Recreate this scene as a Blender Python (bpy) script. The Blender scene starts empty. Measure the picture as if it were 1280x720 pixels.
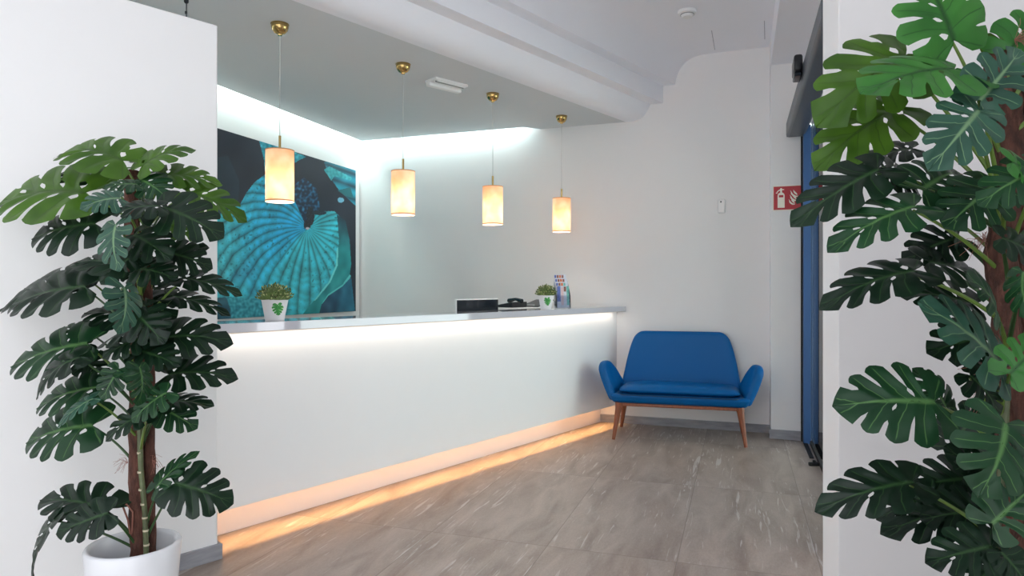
import bpy, bmesh, math, random
import numpy as np
from mathutils import Vector, Matrix, noise

# ------------------------------------------------------------------ camera, world, lights, exposure
F = 853.33
CAMZ = 1.25
S = bpy.context.scene
C = S.collection
cam = bpy.data.cameras.new('camera'); cam.lens = 24.0; cam.sensor_width = 36.0; cam.clip_start = 0.05
co = bpy.data.objects.new('camera', cam); C.objects.link(co)
co.location = (0, 0, CAMZ); co.rotation_euler = (math.radians(90), 0, 0)
S.camera = co
S.view_settings.view_transform = 'Standard'; S.view_settings.look = 'None'
S.view_settings.gamma = 1.0; S.view_settings.use_curve_mapping = False
S.view_settings.exposure = 0.0
S.cycles.max_bounces = 12; S.cycles.diffuse_bounces = 8; S.cycles.transmission_bounces = 8
S.cycles.use_denoising = True

w = bpy.data.worlds.new('daylight'); S.world = w; w.use_nodes = True
bg = w.node_tree.nodes['Background']; bg.inputs[1].default_value = 1.0
_n = w.node_tree.nodes; _l = w.node_tree.links       # overcast sky, brighter towards the street side (+X)
_tc = _n.new('ShaderNodeTexCoord'); _d = _n.new('ShaderNodeVectorMath'); _d.operation = 'DOT_PRODUCT'; _d.inputs[1].default_value = (.93, .0, .36)
_l.new(_tc.outputs['Generated'], _d.inputs[0])
_r = _n.new('ShaderNodeMapRange'); _r.interpolation_type = 'SMOOTHSTEP'; _r.inputs['From Min'].default_value = -.1; _r.inputs['From Max'].default_value = .9
_r.inputs['To Min'].default_value = 2.25; _r.inputs['To Max'].default_value = 5.9
_l.new(_d.outputs['Value'], _r.inputs['Value'])
_v = _n.new('ShaderNodeVectorMath'); _v.operation = 'SCALE'; _v.inputs[0].default_value = (0.93, 0.962, 1.0)
_l.new(_r.outputs[0], _v.inputs['Scale']); _l.new(_v.outputs[0], bg.inputs[0])

# building lines on the plan (metres)
CD = Vector((.618, .786)); CN = Vector((.786, -.618)); P0 = Vector((.832, 6.39))      # reception counter
PD = Vector((.6725, .740)); PM = Vector((.740, -.6725)); PC = Vector((-1.357, 3.151)) # partition
AD = Vector((.6405, .7680)); AP = Vector((.7680, -.6405)); A0 = Vector((1.106, 6.293)) # ceiling steps
LD = Vector((.3168, .9485)); LN = Vector((.9485, -.3168)); C0 = Vector((-1.632, 7.291)) # picture wall / doors
FD = Vector((.9395, -.3425)); FN = Vector((-.3425, -.9395))                              # far wall
LOW = 2.785; HIGH = 3.33

def area(name, p, q, width, col, power, down=(0, 0, -1), spread=180):
    p = Vector(p); q = Vector(q)
    l = bpy.data.lights.new(name, 'AREA'); l.shape = 'RECTANGLE'; l.size = (q-p).length; l.size_y = width
    l.color = col; l.energy = power; l.spread = math.radians(spread)
    o = bpy.data.objects.new(name, l); C.objects.link(o)
    z = -Vector(down).normalized(); x = (q-p).normalized(); z = (z - x*z.dot(x)).normalized(); y = z.cross(x)
    m = Matrix((x, y, z)).transposed().to_4x4(); m.translation = (p+q)/2
    o.matrix_world = m
    return o

def c3(o, s, z):
    v = P0 + CD*s + CN*o
    return Vector((v.x, v.y, z))
def l3(along, off, z):   # along the picture wall towards the camera, off = distance in front of it
    v = C0 - LD*along + LN*off
    return Vector((v.x, v.y, z))
def f3(along, off, z):   # along the far wall from the corner to the right
    v = C0 + FD*along + FN*off
    return Vector((v.x, v.y, z))

area('slot_light_picture_wall', l3(.12, .05, 2.90), l3(4.6, .05, 2.90), .05, (.80, 1.0, .94), 26)
area('slot_light_far_wall', f3(.12, .07, 2.90), f3(1.86, .07, 2.90), .05, (.80, 1.0, .97), 10)
area('ledge_light', c3(.190, -3.84, 1.030), c3(.190, -.03, 1.030), .02, (1.0, .89, .76), 3.6, (-.25*CN.x, -.25*CN.y, -1))
area('plinth_light', c3(.062, -3.84, .248), c3(.062, -.03, .248), .02, (1.0, .54, .20), 9.5, (.55*CN.x, .55*CN.y, -1), 88)

# ------------------------------------------------------------------ helpers
def srgb(r, g, b):
    f = lambda c: (c/12.92 if c <= .04045 else ((c+.055)/1.055)**2.4)
    return (f(r/255), f(g/255), f(b/255), 1)

def mat(name, col, rough=.6, metal=0, noise_amt=0, scale=8, bump=0, bscale=60, spec=.5, coat=0, coat_rough=.1, stretch=(1,1,1)):
    m = bpy.data.materials.new(name); m.use_nodes = True
    nt = m.node_tree; b = nt.nodes['Principled BSDF']
    b.inputs['Base Color'].default_value = col; b.inputs['Roughness'].default_value = rough
    b.inputs['Metallic'].default_value = metal; b.inputs['Specular IOR Level'].default_value = spec
    b.inputs['Coat Weight'].default_value = coat; b.inputs['Coat Roughness'].default_value = coat_rough
    tc = nt.nodes.new('ShaderNodeTexCoord'); mp = nt.nodes.new('ShaderNodeMapping'); mp.inputs['Scale'].default_value = stretch
    nt.links.new(tc.outputs['Object'], mp.inputs[0])
    n = nt.nodes.new('ShaderNodeTexNoise'); n.inputs['Scale'].default_value = scale; n.inputs['Detail'].default_value = 4
    nt.links.new(mp.outputs[0], n.inputs['Vector'])
    r = nt.nodes.new('ShaderNodeValToRGB')
    a = max(noise_amt, .004)
    r.color_ramp.elements[0].position = .3; r.color_ramp.elements[1].position = .7
    r.color_ramp.elements[0].color = (col[0]*(1-a), col[1]*(1-a), col[2]*(1-a), 1)
    r.color_ramp.elements[1].color = (min(1, col[0]*(1+a)), min(1, col[1]*(1+a)), min(1, col[2]*(1+a)), 1)
    nt.links.new(n.outputs['Fac'], r.inputs[0]); nt.links.new(r.outputs[0], b.inputs['Base Color'])
    if bump:
        n2 = nt.nodes.new('ShaderNodeTexNoise'); n2.inputs['Scale'].default_value = bscale; n2.inputs['Detail'].default_value = 3
        nt.links.new(mp.outputs[0], n2.inputs['Vector'])
        bp = nt.nodes.new('ShaderNodeBump'); bp.inputs['Strength'].default_value = bump; bp.inputs['Distance'].default_value = .01
        nt.links.new(n2.outputs['Fac'], bp.inputs['Height']); nt.links.new(bp.outputs[0], b.inputs['Normal'])
    return m

M = {}
M['wall'] = mat('wall_paint', srgb(236, 235, 235), .75, bump=.03, bscale=140)
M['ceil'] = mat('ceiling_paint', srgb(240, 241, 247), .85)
M['ceil_low'] = mat('reception_ceiling_grey', srgb(212, 216, 219), .85)  # darker grey than the high ceiling
M['sky_screen'] = mat('sky_screen_paint', srgb(138, 150, 142), .8)  # grey-green for the wall added outside the glass
M['counter'] = mat('counter_white', srgb(240, 239, 240), .55)
M['plinth'] = mat('plinth_paint', srgb(232, 224, 224), .5)
M['ledge'] = mat('ledge_gloss', srgb(200, 198, 206), .06, spec=.7, coat=.6, coat_rough=.02)
M['desk'] = mat('desk_board', srgb(205, 205, 205), .4)
M['brass'] = mat('brass', srgb(188, 158, 102), .16, 1.0)
M['cord'] = mat('cord', srgb(190, 190, 188), .5)
M['dark_cord'] = mat('dark_cord', srgb(70, 76, 80), .5)
M['white_plastic'] = mat('white_plastic', srgb(236, 236, 236), .35)
M['grille'] = mat('grille_grey', srgb(150, 152, 150), .5)
M['black_plastic'] = mat('black_plastic', srgb(22, 25, 31), .3)
M['black_gloss'] = mat('black_gloss', srgb(26, 32, 40), .12)
M['operator'] = mat('operator_grey', srgb(72, 76, 84), .35)
M['rubber'] = mat('rubber', srgb(20, 22, 24), .7)
M['blue_frame'] = mat('blue_frame', srgb(62, 100, 150), .3, metal=.25)
M['blue_frame_dark'] = mat('blue_frame_dark', srgb(38, 60, 98), .35, metal=.2)
M['leather'] = mat('blue_leather', srgb(0, 90, 154), .40, bump=.08, bscale=260, spec=.2)
M['piping'] = mat('piping', srgb(8, 52, 92), .5)
M['wood'] = mat('walnut', srgb(132, 74, 48), .35, noise_amt=.25, scale=14, stretch=(6, 6, 1))
M['pot'] = mat('pot_glaze', srgb(232, 234, 238), .25)
M['pot_small'] = mat('pot_ceramic', srgb(236, 236, 238), .3)
M['soil'] = mat('soil', srgb(50, 36, 28), .95, noise_amt=.4, scale=40, bump=.6)
M['coir'] = mat('coir_fibre', srgb(84, 52, 42), .9, noise_amt=.55, scale=50, bump=1.0, bscale=120, stretch=(1, 1, .35))
M['fibre'] = mat('fibre', srgb(150, 100, 86), .8)
M['cane'] = mat('cane', srgb(84, 92, 62), .5, noise_amt=.4, scale=18)
M['cane_ring'] = mat('cane_ring', srgb(196, 186, 160), .6)
M['stalk'] = mat('stalk', srgb(96, 124, 52), .4, noise_amt=.25, scale=12)
M['stalk_dark'] = mat('stalk_dark', srgb(48, 78, 40), .4, noise_amt=.25, scale=12)
M['decal_green'] = mat('decal_green', srgb(62, 150, 70), .4, noise_amt=.35, scale=120)
M['decal_light'] = mat('decal_light', srgb(150, 200, 130), .4, noise_amt=.3, scale=120)
M['sprig'] = mat('sprig_green', srgb(92, 112, 56), .6, noise_amt=.5, scale=60)
M['sprig_tip'] = mat('sprig_tip', srgb(186, 188, 134), .6, noise_amt=.3, scale=60)
M['sign_red'] = mat('sign_red', srgb(178, 14, 34), .35)
M['sign_white'] = mat('sign_white', srgb(240, 236, 222), .4)
M['pave'] = mat('pavement', srgb(168, 168, 164), .8, noise_amt=.1)
M['print_blue'] = mat('print_blue', srgb(104, 122, 190), .4, noise_amt=.3, scale=90)
M['print_pale'] = mat('print_pale', srgb(222, 226, 236), .4, noise_amt=.1, scale=60)
M['print_brown'] = mat('print_brown', srgb(150, 100, 90), .4, noise_amt=.5, scale=130)
M['print_orange'] = mat('print_orange', srgb(224, 130, 92), .4, noise_amt=.4, scale=130)
M['print_teal'] = mat('print_teal', srgb(120, 196, 186), .4, noise_amt=.3, scale=90)
M['print_pink'] = mat('print_pink', srgb(232, 206, 208), .4, noise_amt=.1, scale=90)
M['seam'] = mat('seam', srgb(160, 160, 172), .8)

def glass_mat(name, col, rough=0.0):
    m = bpy.data.materials.new(name); m.use_nodes = True; nt = m.node_tree
    for n in list(nt.nodes):
        if n.type == 'BSDF_PRINCIPLED': nt.nodes.remove(n)
    out = [n for n in nt.nodes if n.type == 'OUTPUT_MATERIAL'][0]
    fr = nt.nodes.new('ShaderNodeFresnel'); fr.inputs[0].default_value = 1.45
    tr = nt.nodes.new('ShaderNodeBsdfTransparent'); tr.inputs[0].default_value = col
    gl = nt.nodes.new('ShaderNodeBsdfGlossy'); gl.inputs['Roughness'].default_value = rough
    mx = nt.nodes.new('ShaderNodeMixShader')
    nt.links.new(fr.outputs[0], mx.inputs[0]); nt.links.new(tr.outputs[0], mx.inputs[1]); nt.links.new(gl.outputs[0], mx.inputs[2])
    nt.links.new(mx.outputs[0], out.inputs[0])
    return m
M['glass'] = glass_mat('clear_glass', (.90, .97, .94, 1))
M['acrylic'] = glass_mat('clear_acrylic', (.93, .96, 1.0, 1), .03)

def shade_mat():
    m = bpy.data.materials.new('lamp_shade_fabric'); m.use_nodes = True; nt = m.node_tree
    for n in list(nt.nodes):
        if n.type == 'BSDF_PRINCIPLED': nt.nodes.remove(n)
    out = [n for n in nt.nodes if n.type == 'OUTPUT_MATERIAL'][0]
    tc = nt.nodes.new('ShaderNodeTexCoord')
    n = nt.nodes.new('ShaderNodeTexNoise'); n.inputs['Scale'].default_value = 11; n.inputs['Detail'].default_value = 2
    nt.links.new(tc.outputs['Object'], n.inputs['Vector'])
    r = nt.nodes.new('ShaderNodeValToRGB'); r.color_ramp.elements[0].position = .35; r.color_ramp.elements[1].position = .65
    r.color_ramp.elements[0].color = srgb(238, 212, 184); r.color_ramp.elements[1].color = srgb(248, 236, 220)
    nt.links.new(n.outputs['Fac'], r.inputs[0])
    d = nt.nodes.new('ShaderNodeBsdfDiffuse'); t = nt.nodes.new('ShaderNodeBsdfTranslucent'); mx = nt.nodes.new('ShaderNodeMixShader')
    mx.inputs[0].default_value = .5
    nt.links.new(r.outputs[0], d.inputs[0]); nt.links.new(r.outputs[0], t.inputs[0])
    nt.links.new(d.outputs[0], mx.inputs[1]); nt.links.new(t.outputs[0], mx.inputs[2]); nt.links.new(mx.outputs[0], out.inputs[0])
    return m
M['shade'] = shade_mat()
def emit_mat(name, col, st):
    m = mat(name, col, .5); b = m.node_tree.nodes['Principled BSDF']
    b.inputs['Emission Color'].default_value = col; b.inputs['Emission Strength'].default_value = st
    return m
M['bulb'] = emit_mat('bulb_glass', (1, .88, .72, 1), 5)
M['diffuser'] = mat('lamp_diffuser', srgb(255, 244, 226), .5)

def leaf_mat(name, dark, light, vein, transl):
    m = bpy.data.materials.new(name); m.use_nodes = True; nt = m.node_tree
    b = nt.nodes['Principled BSDF']; out = [n for n in nt.nodes if n.type == 'OUTPUT_MATERIAL'][0]
    b.inputs['Roughness'].default_value = .36; b.inputs['Specular IOR Level'].default_value = .28
    tc = nt.nodes.new('ShaderNodeTexCoord'); n = nt.nodes.new('ShaderNodeTexNoise'); n.inputs['Scale'].default_value = 9
    nt.links.new(tc.outputs['Object'], n.inputs['Vector'])
    r = nt.nodes.new('ShaderNodeValToRGB'); r.color_ramp.elements[0].position = .3; r.color_ramp.elements[1].position = .7
    r.color_ramp.elements[0].color = dark; r.color_ramp.elements[1].color = light
    nt.links.new(n.outputs['Fac'], r.inputs[0])
    at = nt.nodes.new('ShaderNodeAttribute'); at.attribute_name = 'vein'
    mx = nt.nodes.new('ShaderNodeMix'); mx.data_type = 'RGBA'
    nt.links.new(at.outputs['Fac'], mx.inputs[0]); nt.links.new(r.outputs[0], mx.inputs[6]); mx.inputs[7].default_value = vein
    nt.links.new(mx.outputs[2], b.inputs['Base Color'])
    t = nt.nodes.new('ShaderNodeBsdfTranslucent'); ms = nt.nodes.new('ShaderNodeMixShader'); ms.inputs[0].default_value = transl
    nt.links.new(mx.outputs[2], t.inputs[0])
    nt.links.new(b.outputs[0], ms.inputs[1]); nt.links.new(t.outputs[0], ms.inputs[2]); nt.links.new(ms.outputs[0], out.inputs[0])
    return m
LM = {
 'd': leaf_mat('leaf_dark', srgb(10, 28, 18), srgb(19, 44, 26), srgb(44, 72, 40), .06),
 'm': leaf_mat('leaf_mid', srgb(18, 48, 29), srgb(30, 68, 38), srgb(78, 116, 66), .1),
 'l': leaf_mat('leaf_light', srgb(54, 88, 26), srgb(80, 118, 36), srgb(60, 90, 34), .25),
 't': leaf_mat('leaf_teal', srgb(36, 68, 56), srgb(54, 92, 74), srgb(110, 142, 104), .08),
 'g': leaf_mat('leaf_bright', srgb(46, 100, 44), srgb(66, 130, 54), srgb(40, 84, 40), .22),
}

def floor_mat():
    m = bpy.data.materials.new('stone_tile_floor'); m.use_nodes = True; nt = m.node_tree; N = nt.nodes; Lk = nt.links
    b = N['Principled BSDF']
    tc = N.new('ShaderNodeTexCoord')
    def dot(v):
        d = N.new('ShaderNodeVectorMath'); d.operation = 'DOT_PRODUCT'; d.inputs[1].default_value = v
        Lk.new(tc.outputs['Object'], d.inputs[0]); return d.outputs['Value']
    def ma(op, a, bb=None, c=None):
        x = N.new('ShaderNodeMath'); x.operation = op
        for i, q in enumerate((a, bb, c)):
            if q is None: continue
            if isinstance(q, (int, float)): x.inputs[i].default_value = q
            else: Lk.new(q, x.inputs[i])
        return x.outputs[0]
    a = ma('SUBTRACT', dot((LD.x, LD.y, 0)), 3.19); bb = ma('ADD', dot((LN.x, LN.y, 0)), .2736)
    ta = ma('DIVIDE', a, 1.263); tb = ma('DIVIDE', bb, .613)
    da = ma('MULTIPLY', ma('PINGPONG', ta, .5), 1.263); db = ma('MULTIPLY', ma('PINGPONG', tb, .5), .613)
    g = ma('MINIMUM', da, db)
    # pingpong with scale .5 gives the distance to the nearest whole number
    grout = ma('LESS_THAN', g, .0022)
    cell = N.new('ShaderNodeCombineXYZ'); Lk.new(ma('FLOOR', ta), cell.inputs[0]); Lk.new(ma('FLOOR', tb), cell.inputs[1])
    wn = N.new('ShaderNodeTexWhiteNoise'); Lk.new(cell.outputs[0], wn.inputs['Vector'])
    def nz(sa, sb, sc, det=4, dist=0.0):
        cx = N.new('ShaderNodeCombineXYZ'); Lk.new(ma('MULTIPLY', a, sa), cx.inputs[0]); Lk.new(ma('MULTIPLY', bb, sb), cx.inputs[1])
        Lk.new(ma('MULTIPLY', wn.outputs['Value'], 37.0), cx.inputs[2])
        n = N.new('ShaderNodeTexNoise'); n.inputs['Scale'].default_value = sc; n.inputs['Detail'].default_value = det; n.inputs['Distortion'].default_value = dist
        Lk.new(cx.outputs[0], n.inputs['Vector']); return n.outputs['Fac']
    n1 = nz(.6, 2.4, 3.2, 7, .9)      # broad cloudy streaks
    n2 = nz(1.1, 13, 2.8, 5, 1.4)     # white flecks
    n4 = nz(1.0, 2.5, 1.4, 2, .3)
    n3 = nz(8, 22, 6, 6, .5)
    r1 = N.new('ShaderNodeValToRGB'); r1.color_ramp.elements[0].position = .3; r1.color_ramp.elements[1].position = .72
    r1.color_ramp.elements[0].color = srgb(136, 119, 108); r1.color_ramp.elements[1].color = srgb(188, 175, 165)
    Lk.new(ma('ADD', ma('MULTIPLY', n1, .72), ma('MULTIPLY', n3, .28)), r1.inputs[0])
    r2 = N.new('ShaderNodeValToRGB'); r2.color_ramp.elements[0].position = .61; r2.color_ramp.elements[1].position = .70
    r2.color_ramp.elements[0].color = (0, 0, 0, 1); r2.color_ramp.elements[1].color = (.75, .75, .75, 1)
    Lk.new(ma('ADD', n2, ma('MULTIPLY', ma('SUBTRACT', n4, .5), .35)), r2.inputs[0])
    mx = N.new('ShaderNodeMix'); mx.data_type = 'RGBA'; Lk.new(r2.outputs[0], mx.inputs[0]); Lk.new(r1.outputs[0], mx.inputs[6]); mx.inputs[7].default_value = srgb(208, 204, 200)
    mv = N.new('ShaderNodeMix'); mv.data_type = 'RGBA'; mv.blend_type = 'MULTIPLY'; mv.inputs[0].default_value = 1
    Lk.new(mx.outputs[2], mv.inputs[6])
    tv = ma('MULTIPLY_ADD', wn.outputs['Value'], .06, .94)
    cc = N.new('ShaderNodeCombineColor'); [Lk.new(tv, cc.inputs[i]) for i in range(3)]
    Lk.new(cc.outputs[0], mv.inputs[7])
    mg = N.new('ShaderNodeMix'); mg.data_type = 'RGBA'; Lk.new(ma('MULTIPLY', grout, .55), mg.inputs[0]); Lk.new(mv.outputs[2], mg.inputs[6]); mg.inputs[7].default_value = srgb(96, 82, 72)
    Lk.new(mg.outputs[2], b.inputs['Base Color'])
    rr = ma('MULTIPLY_ADD', n3, .12, .30); Lk.new(rr, b.inputs['Roughness'])
    b.inputs['Specular IOR Level'].default_value = .5
    return m
M['floor'] = floor_mat()
M['base_stone'] = mat('baseboard_stone', srgb(146, 146, 152), .4, noise_amt=.22, scale=6, stretch=(1, 1, 5))

class MB:
    def __init__(s): s.bm = bmesh.new()
    def box(s, cx, cy, cz, sx, sy, sz, rz=0, mtx=None):
        m = Matrix.Translation((cx, cy, cz)) @ Matrix.Rotation(rz, 4, 'Z') @ Matrix.Diagonal((sx, sy, sz, 1))
        if mtx is not None: m = mtx @ m
        bmesh.ops.create_cube(s.bm, size=1, matrix=m); return s
    def prism(s, pts, z0, z1):
        n = len(pts)
        a = [s.bm.verts.new((p[0], p[1], z0)) for p in pts]; b = [s.bm.verts.new((p[0], p[1], z1)) for p in pts]
        s.bm.faces.new(a[::-1]); s.bm.faces.new(b)
        for i in range(n): s.bm.faces.new((a[i], a[(i+1) % n], b[(i+1) % n], b[i]))
        return s
    def hull8(s, bot, top):
        a = [s.bm.verts.new(p) for p in bot]; b = [s.bm.verts.new(p) for p in top]; n = len(a)
        s.bm.faces.new(a[::-1]); s.bm.faces.new(b)
        for i in range(n): s.bm.faces.new((a[i], a[(i+1) % n], b[(i+1) % n], b[i]))
        return s
    def tube(s, pts, rad, seg=8, cap=True, jitter=0):
        pts = [Vector(p) for p in pts]
        rr = rad if isinstance(rad, (list, tuple)) else [rad]*len(pts)
        rings = []; prev = None
        for i, p in enumerate(pts):
            t = (pts[min(i+1, len(pts)-1)] - pts[max(i-1, 0)]).normalized()
            if prev is None:
                ref = Vector((0, 0, 1)) if abs(t.z) < .9 else Vector((1, 0, 0))
                x = t.cross(ref).normalized()
            else:
                x = (prev - t*prev.dot(t)).normalized()
            prev = x; y = t.cross(x)
            rings.append([s.bm.verts.new(p + (x*math.cos(2*math.pi*k/seg) + y*math.sin(2*math.pi*k/seg))*rr[i]*(1+jitter*(random.random()-.5))) for k in range(seg)])
        for i in range(len(rings)-1):
            for k in range(seg):
                s.bm.faces.new((rings[i][k], rings[i][(k+1) % seg], rings[i+1][(k+1) % seg], rings[i+1][k]))
        if cap and seg > 2: s.bm.faces.new(rings[0][::-1]); s.bm.faces.new(rings[-1])
        return s
    def lathe(s, prof, seg=32, c=(0, 0, 0), closed=False, wave=None):
        rings = []
        for i, (r, z) in enumerate(prof):
            ring = []
            for k in range(seg):
                a = 2*math.pi*k/seg; dz = wave(i, a) if wave else 0
                ring.append(s.bm.verts.new((c[0]+r*math.cos(a), c[1]+r*math.sin(a), c[2]+z+dz)))
            rings.append(ring)
        n = len(rings)
        for i in range(n if closed else n-1):
            A = rings[i]; B = rings[(i+1) % n]
            for k in range(seg): s.bm.faces.new((A[k], A[(k+1) % seg], B[(k+1) % seg], B[k]))
        return s
    def cap(s, r, z, seg=32, c=(0, 0, 0)):
        s.bm.faces.new([s.bm.verts.new((c[0]+r*math.cos(2*math.pi*k/seg), c[1]+r*math.sin(2*math.pi*k/seg), c[2]+z)) for k in range(seg)]); return s
    def grid(s, f, nu, nv):
        V = [[s.bm.verts.new(f(i/nu, j/nv)) for j in range(nv+1)] for i in range(nu+1)]
        for i in range(nu):
            for j in range(nv): s.bm.faces.new((V[i][j], V[i+1][j], V[i+1][j+1], V[i][j+1]))
        return s
    def build(s, name, m, parent=None, smooth=True, ang=35, bevel=0, sub=0, solid=0, seg=2):
        bmesh.ops.recalc_face_normals(s.bm, faces=s.bm.faces)
        me = bpy.data.meshes.new(name); s.bm.to_mesh(me); s.bm.free()
        if smooth:
            for p in me.polygons: p.use_smooth = True
            if not sub: me.set_sharp_from_angle(angle=math.radians(ang))
        o = bpy.data.objects.new(name, me); C.objects.link(o)
        me.materials.append(M[m] if isinstance(m, str) else m)
        if parent: o.parent = parent
        if solid:
            x = o.modifiers.new('solidify', 'SOLIDIFY'); x.thickness = solid; x.offset = 0
        if bevel:
            x = o.modifiers.new('bevel', 'BEVEL'); x.width = bevel; x.segments = seg; x.limit_method = 'ANGLE'
        if sub:
            x = o.modifiers.new('subsurf', 'SUBSURF'); x.levels = sub; x.render_levels = sub
        return o

def empty(name, loc, rz=0):
    o = bpy.data.objects.new(name, None); C.objects.link(o); o.location = loc; o.rotation_euler = (0, 0, rz); o.empty_display_size = .1
    return o
def tag(o, label, cat, group=None):
    o['label'] = label; o['category'] = cat
    if group: o['group'] = group
    return o
def struct(o): o['kind'] = 'structure'; return o
def copy_tree(o, parent=None):
    c = o.copy(); C.objects.link(c)
    if parent: c.parent = parent
    for ch in list(o.children): copy_tree(ch, c)
    return c
def xy(v): return (v.x, v.y)

# ------------------------------------------------------------------ the setting
struct(MB().box(1.5, 3.7, -.05, 13, 9.0, .1).build('floor', 'floor', smooth=False))
struct(MB().box(4.0, 5.6, -.14, 6, 8, .06).build('ground', 'pave', smooth=False))

# far wall
def wall_strip(name, p, q, back, z0, z1, m='wall', **k):
    p = Vector(p); q = Vector(q); back = Vector(back)
    return struct(MB().prism([xy(p), xy(q), xy(q+back), xy(p+back)], z0, z1).build(name, m, smooth=False, **k))
wall_strip('wall_far', C0 - FD*.3, C0 + FD*4.3, -FN*.2, 0, 3.4)
wall_strip('wall_left', C0 + LD*.1, C0 - LD*10.2, -LN*.2, 0, 3.4)
# free-standing partition in front of the reception, with its stone skirting
pt = [PC, PC - PD*3.88, PC - PD*3.88 - PM*.36, PC - PM*.36]
struct(MB().prism([xy(p) for p in pt], 0, 2.463).build('wall_partition', 'wall', bevel=.008))
bs = .015
struct(MB().prism([xy(PC + PM*bs + PD*bs), xy(PC + PM*bs - PD*3.87), xy(PC - PD*3.87 - PM*.01), xy(PC - PM*.005 - PD*.005), xy(PC - PD*.005 - PM*.14), xy(PC + PD*bs - PM*.14)], 0, .071)
       .build('baseboard_partition', 'base_stone', smooth=False, bevel=.002))
# column beside the doors
K0 = Vector((2.15, 5.672)); KD = Vector((.930, -.3665)); KB = Vector((.3665, .930))
struct(MB().prism([xy(K0), xy(K0 + KD*.30), xy(K0 + KD*.30 + KB*.5), xy(K0 + Vector((.315, .949))*.3)], 0, HIGH).build('wall_column', 'wall', smooth=False, bevel=.004))
struct(MB().prism([xy(K0 - KD*.012 - KB*.012), xy(K0 + KD*.235 - KB*.012), xy(K0 + KD*.235 + KB*.02), xy(K0 + KB*.02 - KD*.0), xy(K0 + KB*.2), xy(K0 - KD*.012 + KB*.2)], 0, .078)
       .build('baseboard_column', 'base_stone', smooth=False, bevel=.002))
# far wall skirting from the counter to the column
q = C0 + FD*2.62
struct(MB().prism([xy(q), xy(C0 + FD*4.10), xy(C0 + FD*4.10 + FN*.014), xy(q + FN*.014)], 0, .072).build('baseboard_far', 'base_stone', smooth=False, bevel=.002))
# near right wall
struct(MB().prism([(1.196, 2.5), (4.6, 2.5), (4.6, 2.65), (1.2057, 2.65)], 0, HIGH).build('wall_near_right', 'wall', smooth=False, bevel=.003))
struct(MB().prism([(1.0, -1.5), (4.7, -1.5), (4.7, -1.65), (1.0, -1.65)], -.1, HIGH).build('light_block_behind', 'wall', smooth=False))  # unseen wall, added to keep daylight off the near right wall
struct(MB().prism([(4.6, -1.6), (4.75, -1.6), (4.75, 2.65), (4.6, 2.65)], -.1, HIGH).build('light_block_right', 'wall', smooth=False))  # unseen side wall, added to shut daylight out of this nook
# ceilings
struct(MB().box(1.4, 2.4, HIGH+.05, 13, 11.5, .1).build('ceiling', 'ceil', smooth=False))
ae = A0 + AD*.02
lowpts = [A0, C0 + FD*2.03 + FN*.0, C0 + FD*1.90 + FN*.13, C0 + FD*.12 + FN*.13 , C0 - LD*7.9 + LN*.11, C0 - LD*7.9 + LN*.4]
# the last corner: where the step line meets the picture wall
t = ((C0 + LN*.11 - A0).dot(AP)) / (LD.dot(AP))      # along the picture wall
lowpts[4] = C0 + LN*.11 - LD*t; lowpts.pop(5)
lowpts[3] = C0 + FD*.115 + FN*.13
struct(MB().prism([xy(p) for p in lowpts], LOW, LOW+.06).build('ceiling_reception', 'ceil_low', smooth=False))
prof = [(-.05, LOW-.0012), (.0, LOW-.001), (.03, 2.788), (.06, 2.798), (.09, 2.816), (.115, 2.842), (.135, 2.876), (.148, 2.905), (.155, 2.929), (.265, 2.929), (.266, 3.083), (.368, 3.083), (.373, 3.13), (.388, 3.18), (.415, 3.232), (.455, 3.278), (.51, 3.31), (.57, 3.326), (.65, HIGH)]
mb = MB(); rows = []
for e, z in prof:
    a = A0 + AP*e + AD*(.15+e*.3); b = A0 + AP*e - AD*8.2
    rows.append((mb.bm.verts.new((b.x, b.y, z)), mb.bm.verts.new((a.x, a.y, z))))
for i in range(len(rows)-1): mb.bm.faces.new((rows[i][0], rows[i][1], rows[i+1][1], rows[i+1][0]))
struct(mb.build('ceiling_step', 'ceil', ang=22))
# dropped beam along the doors
bl = Vector((2.15, 5.672))
struct(MB().prism([xy(bl + LD*.6), xy(bl - LD*6.5), xy(bl - LD*6.5 + LN*1.2), xy(bl + LD*.6 + LN*1.2)], 3.10, HIGH).build('ceiling_beam', 'ceil', smooth=False))
# hatch seams in the high ceiling
def up(px, py, z):
    Y = (z-CAMZ)*F/(360-py); return Vector(((px-640)*Y/F, Y, z))
for a, b in (((889.5, 38), (893.5, 62)), ((955.4, 26), (956, 49))):
    p = up(*a, HIGH); q2 = up(*b, HIGH)
    struct(MB().tube([p, q2], .0022, 4).build('trim_1', 'seam'))

# ------------------------------------------------------------------ sliding door on the right
DP = Vector((2.372, 5.575))      # inner face of the door line, at the column
def dr(s, off, z):               # s towards the camera, off to the outside
    v = DP - LD*s + LN*off; return Vector((v.x, v.y, z))
def dprism(s0, s1, o0, o1, z0, z1, name, m, par=None, **k):
    return MB().prism([xy(dr(s0, o0, 0)), xy(dr(s1, o0, 0)), xy(dr(s1, o1, 0)), xy(dr(s0, o1, 0))], z0, z1).build(name, m, par, smooth=False, **k)
dm = dprism(-.02, .10, .0, .0549, 0, 2.56, 'door_1', 'blue_frame', bevel=.003); struct(dm)
dprism(-.03, .08, .0635, .13, 0, 2.56, 'frame_stile', 'blue_frame_dark', dm, bevel=.002)  # outer stile added behind the glass to hide the glaring sky
dprism(-.01, .02, -.012, .0, 0, 2.56, 'frame_seal', 'rubber', dm)
dprism(.10, 2.3, .055, .063, .05, 2.56, 'glass_pane', 'glass', dm)
dprism(.12, 2.3, .045, .075, 0.0, .03, 'bottom_rail', 'rubber', dm)
dprism(.02, .60, .0, .03, 0.0, .006, 'floor_track', 'rubber', dm)
dprism(2.3, 2.42, .0, .10, 0, 2.56, 'frame_stile', 'blue_frame_dark', dm)
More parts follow.
